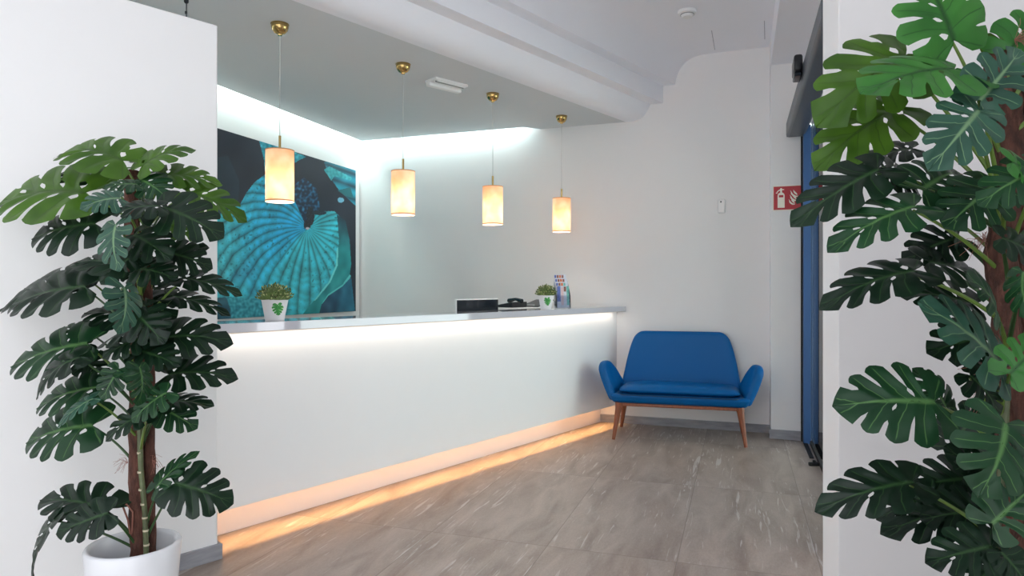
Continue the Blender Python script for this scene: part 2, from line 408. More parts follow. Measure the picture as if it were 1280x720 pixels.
gm = MB(); gm.box(0, 0, .012, .075, .028, .024).box(.0, 0, .03, .02, .018, .02)
gd = gm.build('floor_guide', 'rubber', dm, bevel=.004); gd.location = Vector((2.125, 4.80, 0))
# made-up wall outside, added so the glass shows pale green instead of bright sky
struct(MB().prism([xy(dr(-.15, .135, 0)), xy(dr(-.15, .135, 0)+Vector((1.6, -.3, 0))), xy(dr(-.3, .135, 0)+Vector((1.6, -.1, 0))), xy(dr(-.4, .135, 0))], -.1, 3.1).build('wall_sky_screen', 'sky_screen', smooth=False))
# wall above the door and beyond
wall_strip('wall_door_head', dr(-.05, .02, 0).xy, dr(7, .02, 0).xy, LN*.2, 2.60, HIGH)
op = MB().prism([xy(dr(.0, -.125, 0)), xy(dr(2.6, -.125, 0)), xy(dr(2.6, .02, 0)), xy(dr(.0, .02, 0))], 2.484, 2.615).build('door_operator', 'operator', bevel=.022, seg=4)
tag(op, 'dark grey automatic sliding door drive box high on the right above the blue door frame', 'door operator')
MB().prism([xy(dr(-.003, -.12, 0)), xy(dr(.004, -.12, 0)), xy(dr(.004, .015, 0)), xy(dr(-.003, .015, 0))], 2.492, 2.607).build('end_cap', 'black_plastic', op)
se = empty('door_sensor', dr(1.50, -.150, 2.60)); se.rotation_euler = (0, 0, math.atan2(-LD.y, -LD.x))
MB().box(0, 0, .01, .20, .05, .10).build('housing', 'black_plastic', se, bevel=.016, seg=3)
MB().box(0, -.0, -.052, .15, .045, .028).build('lens', 'black_gloss', se, bevel=.008)
tag(se, 'small black motion sensor fixed on the side of the dark door drive box', 'sensor')

# ------------------------------------------------------------------ reception counter
s0, s1 = -3.875, -.002
def cpr(o0, o1, z0, z1, name, m, par=None, a=s0, b=s1, **k):
    pa = lambda o, s: xy(c3(o, s - (.0715*o if s == s0 else (-.3278*o) if s == s1 else 0), 0))
    return MB().prism([pa(o0, a), pa(o0, b), pa(o1, b), pa(o1, a)], z0, z1).build(name, m, par, smooth=False, **k)
rc = empty('reception_counter', c3(0, -1.9, 0)); rc.rotation_euler = (0, 0, 0)
def under(o, par):
    o.parent = par; o.matrix_parent_inverse = Matrix.Translation(-par.location); return o
for args in ((.122, .142, .165, 1.035, 'front_panel', 'counter'), (-.06, .0, 0, 1.035, 'plinth', 'plinth'),
             (.0, .122, .268, .30, 'panel_rail', 'counter')):
    under(cpr(*args, None, bevel=.0015), rc)
under(cpr(.175, .205, 1.031, 1.035, 'light_strip', 'diffuser'), rc)
under(cpr(.045, .08, .252, .268, 'light_strip', 'diffuser'), rc)
tag(rc, 'long white reception counter with glowing underside running across the room', 'counter')
ct = cpr(-.06, .225, 1.035, 1.08, 'counter_top', 'ledge', bevel=.002)
tag(ct, 'narrow glossy pale grey ledge running along the top of the reception counter', 'counter top')
dk = empty('reception_desk', c3(-.4, -1.9, 0))
under(cpr(-.75, -.065, .72, .75, 'desk_top', 'desk', None, s0+.2, s1-.3), dk)
for s_ in (-3.6, -1.9, -.35):
    under(cpr(-.72, -.10, 0, .72, 'side_panel', 'desk', None, s_, s_+.03), dk)
tag(dk, 'low work desk tucked behind the tall white reception counter', 'desk')

# things on the desk
mo = empty('computer_monitor', c3(-.31, -1.405, .75), math.atan2(CD.y, CD.x))
MB().box(0, 0, .255, .512, .022, .318).build('casing', 'white_plastic', mo, bevel=.004)
MB().box(0, -.012, .255, .500, .004, .300).build('back_panel', 'black_gloss', mo, bevel=.001)
MB().box(0, .013, .262, .49, .003, .28).build('screen', 'black_gloss', mo)
MB().tube([(0, .03, .01), (0, .03, .25)], .018, 10).build('stand', 'black_plastic', mo)
MB().lathe([(.0, 0), (.11, 0), (.11, .008), (.03, .015), (0, .015)], 24, (0, .03, 0)).build('foot', 'black_plastic', mo)
tag(mo, 'black computer monitor edged in silver, its top rising behind the counter ledge', 'monitor')
pr = empty('office_printer', c3(-.36, -.80, .75), math.atan2(CD.y, CD.x))
MB().box(0, 0, .155, .46, .36, .31).build('body', 'white_plastic', pr, bevel=.015)
MB().box(0, -.0, .322, .44, .33, .022).build('lid', 'white_plastic', pr, bevel=.006)
MB().box(.0, -.182, .10, .32, .01, .05).build('paper_slot', 'black_plastic', pr)
MB().box(-.04, -.178, .285, .36, .012, .018).build('dark_band', 'black_plastic', pr)
tag(pr, 'white office printer behind the counter ledge, right of the monitor', 'printer')
ph = empty('desk_phone', c3(-.36, -.88, 1.083), math.atan2(CD.y, CD.x))
mb = MB(); mb.hull8([(-.12, -.09, 0), (.09, -.09, 0), (.09, .09, 0), (-.12, .09, 0)], [(-.12, -.09, .05), (.09, -.09, .05), (.09, .09, .02), (-.12, .09, .02)])
mb.build('phone_base', 'black_plastic', ph, bevel=.005)
mb = MB().tube([(.00, -.10, .055), (.02, -.02, .07), (.05, .08, .055)], [.02, .013, .02], 10)
mb.build('handset', 'black_gloss', ph)
tag(ph, 'black desk phone lying on the white printer behind the counter', 'telephone')
cl = empty('open_clipboard', c3(-.30, -.60, 1.083), math.atan2(CD.y, CD.x))
mb = MB(); mb.hull8([(-.12, -.10, .0), (.12, -.10, .055), (.12, .10, .055), (-.12, .10, .0)], [(-.12, -.10, .008), (.12, -.10, .063), (.12, .10, .063), (-.12, .10, .008)])
mb.build('board', 'black_plastic', cl, bevel=.002)
MB().box(-.10, 0, .016, .02, .08, .012).build('clip', 'cord', cl, bevel=.002)
tag(cl, 'thin black board leaning up at a slant beside the desk phone', 'clipboard')

# ------------------------------------------------------------------ the picture
rnd = random.Random(7)
def art():
    x0a, x1a = .115*1.054, 2.40; zb, zt = 1.008, 2.484; NU, NV = 300, 260
    W = x1a - x0a
    mb = MB(); bm = mb.bm
    pts = np.zeros(((NU+1)*(NV+1), 2))
    V = []
    for i in range(NU+1):
        for j in range(NV+1):
            p = l3(x1a - W*i/NU, .032, zb + (zt-zb)*j/NV)
            V.append(bm.verts.new(p)); pts[i*(NV+1)+j] = (640 + F*p.x/p.y, 360 - F*(p.z-CAMZ)/p.y)
    for i in range(NU):
        for j in range(NV):
            a = i*(NV+1)+j; bm.faces.new((V[a], V[a+NV+1], V[a+NV+2], V[a+1]))
    X = pts[:, 0]; Y = pts[:, 1]
    def inpoly(poly):
        ins = np.zeros(len(X), bool); n = len(poly)
        for i in range(n):
            xa, ya = poly[i]; xb, yb = poly[(i+1) % n]
            c = ((ya > Y) != (yb > Y)); 
            with np.errstate(divide='ignore', invalid='ignore'):
                xi = (xb-xa)*(Y-ya)/(yb-ya+1e-12)+xa
            ins ^= c & (X < xi)
        return ins
    def nz(sx, sy, o=0):
        return np.array([noise.noise(Vector((x/sx+o, y/sy-o, o*.37))) for x, y in zip(X, Y)])
    nA = nz(9, 12, 1.3); nB = nz(3.2, 3.6, 5.1); nC = nz(22, 30, 9.7); nD = nz(1.7, 2.0, 3.3)
    sm = lambda e0, e1, v: np.clip((v-e0)/(e1-e0), 0, 1)**2*(3-2*np.clip((v-e0)/(e1-e0), 0, 1))
    col = np.zeros((len(X), 3))
    col[:] = (30, 38, 54); col += (nC*8)[:, None]
    # faint big dark leaf, top left
    m = inpoly([(240, 200), (285, 195), (299, 225), (298, 262), (240, 300)]); col[m] = np.array((34, 52, 66)) + (nC[m]*8)[:, None]
    # web of dark shapes, centre top
    m = inpoly([(366, 232), (380, 222), (395, 235), (400, 258), (390, 282), (372, 268)])
    col[m] = np.array((22, 62, 92)) + (np.clip(nB[m], -.2, 1)*120)[:, None]*np.array((.3, .9, 1.1))
    # upper right leaf
    m = inpoly([(405, 203), (415, 200), (450, 205), (450, 262), (432, 246), (424, 238), (414, 224)])
    rib = np.abs(np.sin((Y - .35*X)*.20))
    col[m] = (np.array((10, 70, 88)) + rib[m][:, None]*np.array((10, 88, 96)) + nA[m][:, None]*30)
    m = inpoly([(405, 212), (412, 208), (440, 222), (438, 226), (418, 220), (414, 226)]); col[m] = np.array((52, 172, 182)) + nB[m][:, None]*40
    m = inpoly([(422, 238), (438, 234), (442, 248), (432, 245)]); col[m] = (12, 104, 112)
    m = ((X-426)/4)**2 + ((Y-250)/3.2)**2 < 1; col[m] = (110, 178, 205)
    # leaf piece at the top
    m = inpoly([(324, 176), (352, 182), (352, 200), (346, 207), (331, 214), (330, 200)]); col[m] = np.array((30, 160, 182)) + nB[m][:, None]*70
    m = inpoly([(368, 190), (383, 196), (374, 200), (368, 204)]); col[m] = np.array((40, 160, 178)) + nB[m][:, None]*60
    # the large leaf
    body = inpoly([(200, 330), (240, 292), (273, 268), (300, 256), (308, 241), (318, 228), (334, 216), (356, 222), (368, 250), (383, 284), (393, 268), (404, 264), (418, 264), (430, 276), (436, 300), (439, 330), (437, 344), (428, 356), (410, 368), (401, 380), (397, 400), (200, 420)])
    dx = X-384; dy = Y-286; r = np.hypot(dx, dy)+1e-6; ph = np.arctan2(-dx, dy)
    ph0 = ph/(1-np.clip(r, 0, 190)*.0031)
    ribs = ph0*np.degrees(1)/13.0 + .3 + nC*.22
    fr = ribs - np.floor(ribs)
    prof_ = np.clip(np.sin(np.pi*fr), 0, 1)**.42
    base = np.zeros((len(X), 3)); base[:] = (46, 178, 196)
    blue = sm(0, 1, (ph0 - .55)/.6)*np.exp(-(r/95)**2); base += blue[:, None]*np.array((-26, -18, 14))
    lft = sm(330, 280, X); base += lft[:, None]*np.array((18, 2, -8))
    wr = np.sin(r*.62 + nA*3.5 + np.floor(ribs)*1.7)*sm(20, 70, r)
    val = .50 + .56*prof_ + .06*wr + .18*nA
    lit = np.clip(fr*1.2-.1, 0, 1)
    c = base*val[:, None] + (prof_*lit*26)[:, None]*np.array((.8, 1.0, .9))
    spots = sm(.30, .5, nB)*sm(14, 34, r)*.5*sm(-.25, .2, nC) + sm(.35, .5, nD)*.2*sm(20, 50, r)
    c = c*(1-spots[:, None]) + np.array((8, 66, 78))*spots[:, None]
    dusk = sm(.1, .5, nC + .35*np.sin(X*.05+Y*.03))*sm(60, 110, r)*.35*sm(350, 300, X+0*Y)
    c = c*(1-dusk[:, None]) + np.array((28, 76, 128))*dusk[:, None]
    col[body] = c[body]
    # right-hand flap with a pale rim
    fl = inpoly([(421, 268), (432, 276), (437, 300), (439, 330), (437, 344), (428, 356), (410, 368), (402, 380), (398, 396), (376, 396), (392, 376), (412, 352), (421, 330), (424, 300)])
    col[fl] = np.array((24, 142, 146)) + nA[fl][:, None]*34 - sm(320, 275, Y[fl])[:, None]*np.array((14, 72, 62))
    rim = inpoly([(402, 380), (410, 368), (428, 356), (437, 343), (439, 345), (430, 358), (411, 370.5), (403.5, 382)]); col[rim] = (92, 200, 200)
    edge = inpoly([(421, 310), (423, 310), (422, 332), (413, 353), (394, 376), (392, 376), (411, 352), (420, 331)]); col[edge] = (110, 214, 214)
    # dark fold round the centre of the leaf
    for (x, y, a, b2, cc) in ((388, 270, 5, 12, (16, 24, 36)), (384, 281, 4.5, 6, (14, 20, 30)), (399, 266, 9, 3, (18, 40, 52))):
        m = ((X-x)/a)**2 + ((Y-y)/b2)**2 < 1; col[m] = np.array(cc) + np.abs(nD[m])[:, None]*50
    m = ((X-384.5)/2.6)**2 + ((Y-285.5)/1.4)**2 < 1; col[m] = (206, 192, 202)
    # bottom right, out of focus blue
    m = inpoly([(398, 400), (402, 381), (410, 370), (428, 358), (439, 346), (445, 400)])
    col[m] = np.array((18, 56, 84)) + sm(400, 440, X[m])[:, None]*np.array((0, 50, 50)) + nA[m][:, None]*40
    # bottom left small leaf in front
    m = inpoly([(282, 369), (292, 372), (330, 374), (344, 396), (344, 404), (290, 404), (287, 386)]); col[m] = np.array((44, 150, 168)) + nB[m][:, None]*60
    m = inpoly([(240, 378), (272, 372), (283, 372), (288, 386), (290, 404), (240, 410)]); col[m] = np.array((24, 84, 104)) + nA[m][:, None]*50
    col = np.clip(col, 4, 250)/255
    lin = np.where(col <= .04045, col/12.92, ((col+.055)/1.055)**2.4)
    root = empty('wall_picture', l3(1.25, .0, zb))
    o = mb.build('printed_face', 'wall', None, smooth=False)
    ca = o.data.color_attributes.new('print', 'FLOAT_COLOR', 'POINT')
    ca.data.foreach_set('color', np.hstack([lin, np.ones((len(lin), 1))]).astype(np.float32).ravel())
    m = bpy.data.materials.new('picture_print'); m.use_nodes = True; nt = m.node_tree; b = nt.nodes['Principled BSDF']
    at = nt.nodes.new('ShaderNodeAttribute'); at.attribute_name = 'print'; nt.links.new(at.outputs['Color'], b.inputs['Base Color'])
    b.inputs['Roughness'].default_value = .55
    o.data.materials[0] = m
    under(o, root)
    fr_ = MB().prism([xy(l3(x0a, .001, 0)), xy(l3(x1a, .001, 0)), xy(l3(x1a, .0315, 0)), xy(l3(x0a, .0315, 0))], zb, zt).build('canvas_frame', 'print_teal', None, smooth=False)
    fr_.data.materials[0] = M['black_plastic']
    under(fr_, root)
    tag(root, 'large unframed picture of ribbed turquoise leaves on a dark ground, on the reception wall', 'picture')
art()

# ------------------------------------------------------------------ pendants
def pendant():
    r = empty('pendant_lamp', (0, 0, LOW))
    MB().lathe([(0, -.068), (.012, -.068), (.014, -.06), (.030, -.054), (.044, -.036), (.049, -.018), (.049, -.004), (.052, -.003), (.052, 0), (0, 0)], 28).build('ceiling_canopy', 'brass', r)
    MB().tube([(0, 0, -.065), (0, 0, -.66)], .0022, 8).build('cord', 'cord', r)
    MB().tube([(0, 0, -.65), (0, 0, -.742)], .0075, 12).build('brass_stem', 'brass', r)
    sh = MB().lathe([(.079, -.735), (.080, -.735), (.080, -1.035), (.079, -1.035)], 40, closed=True).build('lamp_shade', 'shade', r)
    MB().lathe([(.0, -.737), (.078, -.737), (.078, -.739), (0, -.739)], 40).build('shade_top', 'shade', sh)
    for z in (-.733, -1.026): MB().lathe([(.0795, z-.006), (.0815, z-.006), (.0815, z), (.0795, z)], 40, closed=True).build('shade_rim', 'shade_rim', sh)
    b = MB(); bmesh.ops.create_uvsphere(b.bm, u_segments=16, v_segments=10, radius=.028, matrix=Matrix.Translation((0, 0, -.87)) @ Matrix.Diagonal((1, 1, 1.25, 1)))
    b.build('bulb', 'bulb', r)
    MB().tube([(0, 0, -.74), (0, 0, -.84)], .014, 12).build('bulb_holder', 'white_plastic', r)
    return r
M['shade_rim'] = mat('shade_rim', srgb(190, 150, 110), .5)
pl = [(-1.350, 3.97), (-.747, 4.683), (-.152, 5.395), (.443, 6.096)]
plab = ['nearest brass and parchment cylinder pendant, hanging before the dark corner of the picture',
        'second cylinder pendant from the left, hanging against the pale wall just right of the picture',
        'third cylinder pendant from the left, between the ceiling emergency light and the farthest lamp',
        'farthest cylinder pendant lamp, the lowest in the photo and closest to the blue seat']
proto = pendant()
for i, (x, y) in enumerate(pl):
    o = proto if i == 0 else copy_tree(proto)
    o.location = (x, y, LOW); o.rotation_euler = (0, 0, i*1.9); tag(o, plab[i], 'pendant lamp', 'cylinder pendant lamps over the counter')
    L = bpy.data.lights.new('pendant_glow', 'POINT'); L.energy = 6.5; L.color = (1, .92, .83); L.shadow_soft_size = .034
    lo = bpy.data.objects.new('pendant_glow', L); C.objects.link(lo); lo.location = (x, y, LOW-.935)

# ------------------------------------------------------------------ ceiling and wall fittings
em = empty('emergency_light', (-.487, 5.10, LOW), math.atan2(.20, .22))
MB().box(0, 0, -.010, .30, .135, .02).build('base_plate', 'white_plastic', em, bevel=.004)
MB().box(0, .035, -.032, .30, .05, .03).build('housing', 'white_plastic', em, bevel=.010, seg=3)
for y_ in (-.012, -.036, -.058):
    MB().box(0, y_, -.024, .26, .010, .012).build('lamp_louvre', 'grille' if y_ == -.036 else 'white_plastic', em, bevel=.003)
tag(em, 'slim white rectangular emergency light on the reception ceiling between the pendants', 'emergency light')
sd = empty('smoke_detector', (1.317, 5.13, HIGH))
MB().lathe([(0, -.045), (.035, -.045), (.045, -.036), (.05, -.022), (.066, -.018), (.07, -.004), (.07, 0), (0, 0)], 32).build('housing', 'white_plastic', sd)
MB().lathe([(.046, -.030), (.0505, -.030), (.0505, -.024), (.046, -.024)], 32, closed=True).build('sensor_slot', 'grille', sd)
tag(sd, 'round white smoke detector on the high ceiling', 'smoke detector')
def wallpt(px):
    k = (px-640)/F; Y = 18.367/(2.743+k); return Vector((k*Y, Y))
wv = wallpt(902)
ws = empty('wall_sensor', (wv.x, wv.y, CAMZ + 102*wv.y/F)); ws.rotation_euler = (0, 0, math.atan2(FD.y, FD.x))
mb = MB().box(0, -.018, 0, .064, .036, .125); mb.build('housing', 'white_plastic', ws, bevel=.014, seg=4)
MB().box(-.004, -.037, .036, .012, .004, .012).build('lens', 'black_gloss', ws)
tag(ws, 'small white motion sensor on the far wall above and right of the blue seat', 'sensor')

# fire extinguisher sign
sg = empty('fire_extinguisher_sign', K0.to_3d() + KD.to_3d()*.015 - KB.to_3d()*.004 + Vector((0, 0, 1.992))); sg.rotation_euler = (0, 0, math.atan2(KD.y, KD.x))
SW, SH = .228, .206
MB().box(SW/2, 0, 0, SW, .006, SH).build('white_border', 'sign_white', sg, smooth=False)
MB().box(SW/2, -.0035, 0, SW-.014, .002, SH-.014).build('red_field', 'sign_red', sg, smooth=False)
def flat(polys, name, m, y=-.0052):
    mb = MB()
    for poly in polys:
        a = [mb.bm.verts.new((p[0], y, p[1])) for p in poly]; b = [mb.bm.verts.new((p[0], y+.001, p[1])) for p in poly]; n = len(a)
        mb.bm.faces.new(a[::-1]); mb.bm.faces.new(b)
        for i in range(n): mb.bm.faces.new((a[i], a[(i+1) % n], b[(i+1) % n], b[i]))
    return mb.build(name, m, sg, smooth=False)
def arc(cx, cz, r, a0, a1, n): return [(cx+r*math.cos(math.radians(a0+(a1-a0)*i/n)), cz+r*math.sin(math.radians(a0+(a1-a0)*i/n))) for i in range(n+1)]
bodyp = [(.038, -.080), (.092, -.080), (.092, .020)] + arc(.065, .020, .027, 0, 180, 10)[1:]
flat([bodyp, [(.058, .045), (.072, .045), (.072, .066), (.088, .066), (.088, .072), (.074, .073), (.070, .082), (.060, .082), (.056, .072), (.044, .066), (.034, .056), (.030, .046), (.024, .046), (.024, .040), (.034, .038), (.040, .052), (.050, .060), (.058, .062)]], 'extinguisher_symbol', 'sign_white')
flat([[(.048, .006), (.082, .006), (.082, .024), (.048, .024)]], 'symbol_label', 'sign_red', -.0066)
fl = []
for (x, z, s) in ((.134, .0, 1.0), (.130, -.032, .95), (.122, -.062, .85)):
    fl.append([(x, z+.062*s), (x+.010*s, z+.048*s), (x+.022*s, z+.030*s), (x+.040*s, z+.016*s), (x+.062*s, z+.012*s), (x+.050*s, z+.004*s), (x+.034*s, z+.004*s), (x+.018*s, z+.014*s), (x+.006*s, z+.030*s), (x+.006*s, z+.044*s)])
    fl.append([(x+.024*s, z+.066*s), (x+.034*s, z+.052*s), (x+.048*s, z+.038*s), (x+.056*s, z+.024*s), (x+.050*s, z+.020*s), (x+.036*s, z+.030*s), (x+.026*s, z+.044*s)])
flat(fl, 'flame_symbol', 'sign_white')
tag(sg, 'red square sign with white fire extinguisher and flames by the blue door frame', 'sign')

# cable hanging behind the partition
hc = empty('hanging_cable', (-1.585, 3.32, LOW))
MB().tube([(0, 0, 0), (.002, 0, -.15), (0, 0, -.9)], .003, 6).build('wire', 'dark_cord', hc)
MB().tube([(0, 0, -.115), (.001, 0, -.121), (.001, 0, -.146), (0, 0, -.152)], [.005, .011, .011, .005], 10).build('connector', 'black_plastic', hc)
MB().tube([(0, 0, -.19), (0, 0, -.202)], .006, 8).build('connector', 'black_plastic', hc)
tag(hc, 'thin dark cable with a small black connector hanging above the white partition', 'cable')

# ------------------------------------------------------------------ blue love seat
bs_ = empty('love_seat', (1.414, 5.765, 0)); bs_.rotation_euler = (0, 0, math.atan2(-.277, .961))
# local x = right, y = away from the camera, z up
def lerpk(keys, s):
    for (a, va), (b, vb) in zip(keys, keys[1:]):
        if s <= b:
            t_ = (s-a)/(b-a); t_ = t_*t_*(3-2*t_); return va+(vb-va)*t_
    return keys[-1][1]
def backf(i, j):
    s = i*2-1; t_ = j
    wd = .515 - .088*t_
    k = max(0, (abs(s)-.80)/.20)
    z = .36 + .508*t_ - .05*k**2.4*t_**4
    y = .195 + .115*t_ - .05*abs(s)**2.5*(1-.6*t_) + .02*math.sin(math.pi*t_)
    return (s*wd*(1 - .05*k*t_**4), y, z)
MB().grid(backf, 14, 9).build('backrest', 'leather', bs_, sub=2, solid=.055)
zt_ = [(0, .42), (.15, .45), (.4, .565), (.65, .632), (.85, .636), (1, .57)]
ut_ = [(0, .505), (.15, .52), (.4, .57), (.65, .605), (.85, .635), (1, .632)]
for sg_ in (-1, 1):
    def armf(i, j):
        s = i; u0 = .49 + .035*s; z0 = .315
        u1 = lerpk(ut_, s); z1 = lerpk(zt_, s)
        y = .22 - .47*s + .03*j*s
        bow = .022*math.sin(math.pi*j)
        return (sg_*(u0+(u1-u0)*j**1.15 + bow*.6), y, z0+(z1-z0)*j)
    MB().grid(armf, 10, 6).build('armrest', 'leather', bs_, sub=2, solid=.07)
mb = MB().hull8([(-.53, -.262, .298), (.53, -.262, .298), (.49, .22, .300), (-.49, .22, .300)], [(-.565, -.29, .375), (.565, -.29, .375), (.53, .24, .375), (-.53, .24, .375)])
mb.build('seat_base', 'leather', bs_, bevel=.03, seg=5)
mb = MB()
def cush(sx, sy, zc, th):
    nx, ny = 16, 8
    V = {}
    for sd_ in (0, 1):
        for i in range(nx+1):
            for j in range(ny+1):
                u = i/nx*2-1; v = j/ny*2-1
                ex = 1-abs(u)**8; ey = 1-abs(v)**6
                edge = (max(0, ex)*max(0, ey))**.35
                # rounded plan
                px_ = u*sx*(1-.03*abs(v)**4); py_ = v*sy
                z = zc + (th*edge if sd_ else -th*edge*.8) + (.012*(1-u*u)*(1-v*v) if sd_ else 0) - .02*(v+1)/2
                V[sd_, i, j] = (px_, py_, z)
    vs = {}
    for k_, p in V.items():
        sd_, i, j = k_
        if i in (0, nx) or j in (0, ny):
            if sd_ == 1: vs[k_] = vs[(0, i, j)]; continue
        vs[k_] = mb.bm.verts.new(p)
    for sd_ in (0, 1):
        for i in range(nx):
            for j in range(ny):
                mb.bm.faces.new([vs[(sd_, i, j)], vs[(sd_, i+1, j)], vs[(sd_, i+1, j+1)], vs[(sd_, i, j+1)]])
cush(.505, .245, .408, .045)
for v in mb.bm.verts: v.co.y -= .035
mb.build('seat_cushion', 'leather', bs_, sub=2)
# dark seam under the cushion
pts_ = [(-.49, .18, .37)] + [(-.50, -.10, .372), (-.49, -.24, .372), (-.45, -.282, .372), (0, -.286, .372), (.45, -.282, .372), (.49, -.24, .372), (.50, -.10, .372), (.49, .18, .37)]
MB().tube(pts_, .005, 6).build('cushion_piping', 'piping', bs_)
mb = MB(); mb.box(0, -.245, .289, .98, .03, .026).box(0, .215, .289, .98, .03, .026).box(-.485, -.015, .289, .03, .46, .026).box(.485, -.015, .289, .03, .46, .026)
mb.build('wooden_rail', 'wood', bs_, bevel=.006, seg=3)
for sx in (-1, 1):
    for sy in (-1, 1):
        top = Vector((sx*.475, -.015 + sy*.225, .300)); bot = Vector((sx*.518, -.015+sy*.268, 0))
        MB().tube([top, top.lerp(bot, .06), top.lerp(bot, .16), top.lerp(bot, .5), bot], [.034, .032, .026, .021, .0135], 14).build('leg', 'wood', bs_)
tag(bs_, 'blue leather two-seat love seat with wooden legs against the far wall', 'sofa')

UK = [0, .06, .14, .24, .36, .48, .60, .72, .84, .94, 1.0]
EK = [(.035, -.03), (.15, -.17), (.33, -.17), (.47, -.02), (.53, .21), (.50, .45), (.42, .65), (.29, .82), (.15, .93), (.05, .98), (0, 1.0)]
MK = [0, 0, 0, .02, .09, .22, .38, .54, .71, .88, 1.0]
def kk(u, arr):
    for i in range(len(UK)-1):
        if u <= UK[i+1]+1e-9:
            t_ = (u-UK[i])/(UK[i+1]-UK[i]); a, b = arr[i], arr[i+1]
            if isinstance(a, tuple):
                # catmull-rom
                p0 = arr[max(i-1, 0)]; p3 = arr[min(i+2, len(arr)-1)]
                f_ = lambda q0, q1, q2, q3: .5*((2*q1)+(-q0+q2)*t_+(2*q0-5*q1+4*q2-q3)*t_*t_+(-q0+3*q1-3*q2+q3)*t_**3)
                return (f_(p0[0], a[0], b[0], p3[0]), f_(p0[1], a[1], b[1], p3[1]))
            return a+(b-a)*t_
    return arr[-1]
VR = [0, .025, .09, .16, .23, .30, .38, .47, .56, .66, .76, .86, .94, 1.0]
CR = [0, .10, .25, .46, .5, .54, .75, .90, 1.0]
def leaf_shape(seed, slit=1.0):
    rd = random.Random(seed)
    bounds = [0, .29, .45, .60, .745, 1.0]
    out = []
    for side in (-1, 1):
        bd = [b + (rd.uniform(-.015, .015) if 0 < b < 1 else 0) for b in bounds]
        vs0 = [None] + [rd.uniform(.30, .60) for _ in range(4)] + [None]
        gw = [0] + [rd.uniform(.14, .32)*slit for _ in range(4)] + [0]
        gw[1] *= .55; 
        hole = [0] + [rd.choice((0, 0, .20, .3))*slit for _ in range(4)] + [0]
        def gap(bi, v):
            if bi == 0 or bi == 5: return 0
            g_ = 0
            if v > vs0[bi]:
                t_ = (v-vs0[bi])/(1-vs0[bi]); g_ = gw[bi]*(.7*math.sqrt(min(t_/.22, 1))+.3*t_)
            elif hole[bi] and .11 < v < .29: g_ = hole[bi]*math.sin(math.pi*(v-.11)/.18)
            return g_
        lobes = []
        for li in range(5):
            rows = []
            for v in VR:
                gl = gap(li, v); gr = gap(li+1, v); row = []
                for c_ in CR:
                    cc = gl/2 + c_*(1-gl/2-gr/2)
                    u = bd[li] + (bd[li+1]-bd[li])*cc
                    ve = v
                    if li < 4 and v > .55: ve = v - (v-.55)*.50*abs(c_-.55)**1.8*(1.5 if c_ < .55 else 2.2)
                    my = kk(u, MK); ex, ey = kk(u, EK)
                    x = ex*ve; y = my + (ey-my)*(ve**1.05) + .05*math.sin(math.pi*ve)*(1 if u > .3 else 0)*(1-u)
                    vein = 1.0 if (c_ == .5 and v < .93) else 0
                    if v <= .025: vein = 1.0
                    q_ = -.016*math.cos(2*math.pi*(c_-.5))*math.sin(math.pi*min(v*1.05, 1))
                    row.append((side*x, y, q_, vein, v))
                rows.append(row)
            lobes.append(rows)
        out.append(lobes)
    return out

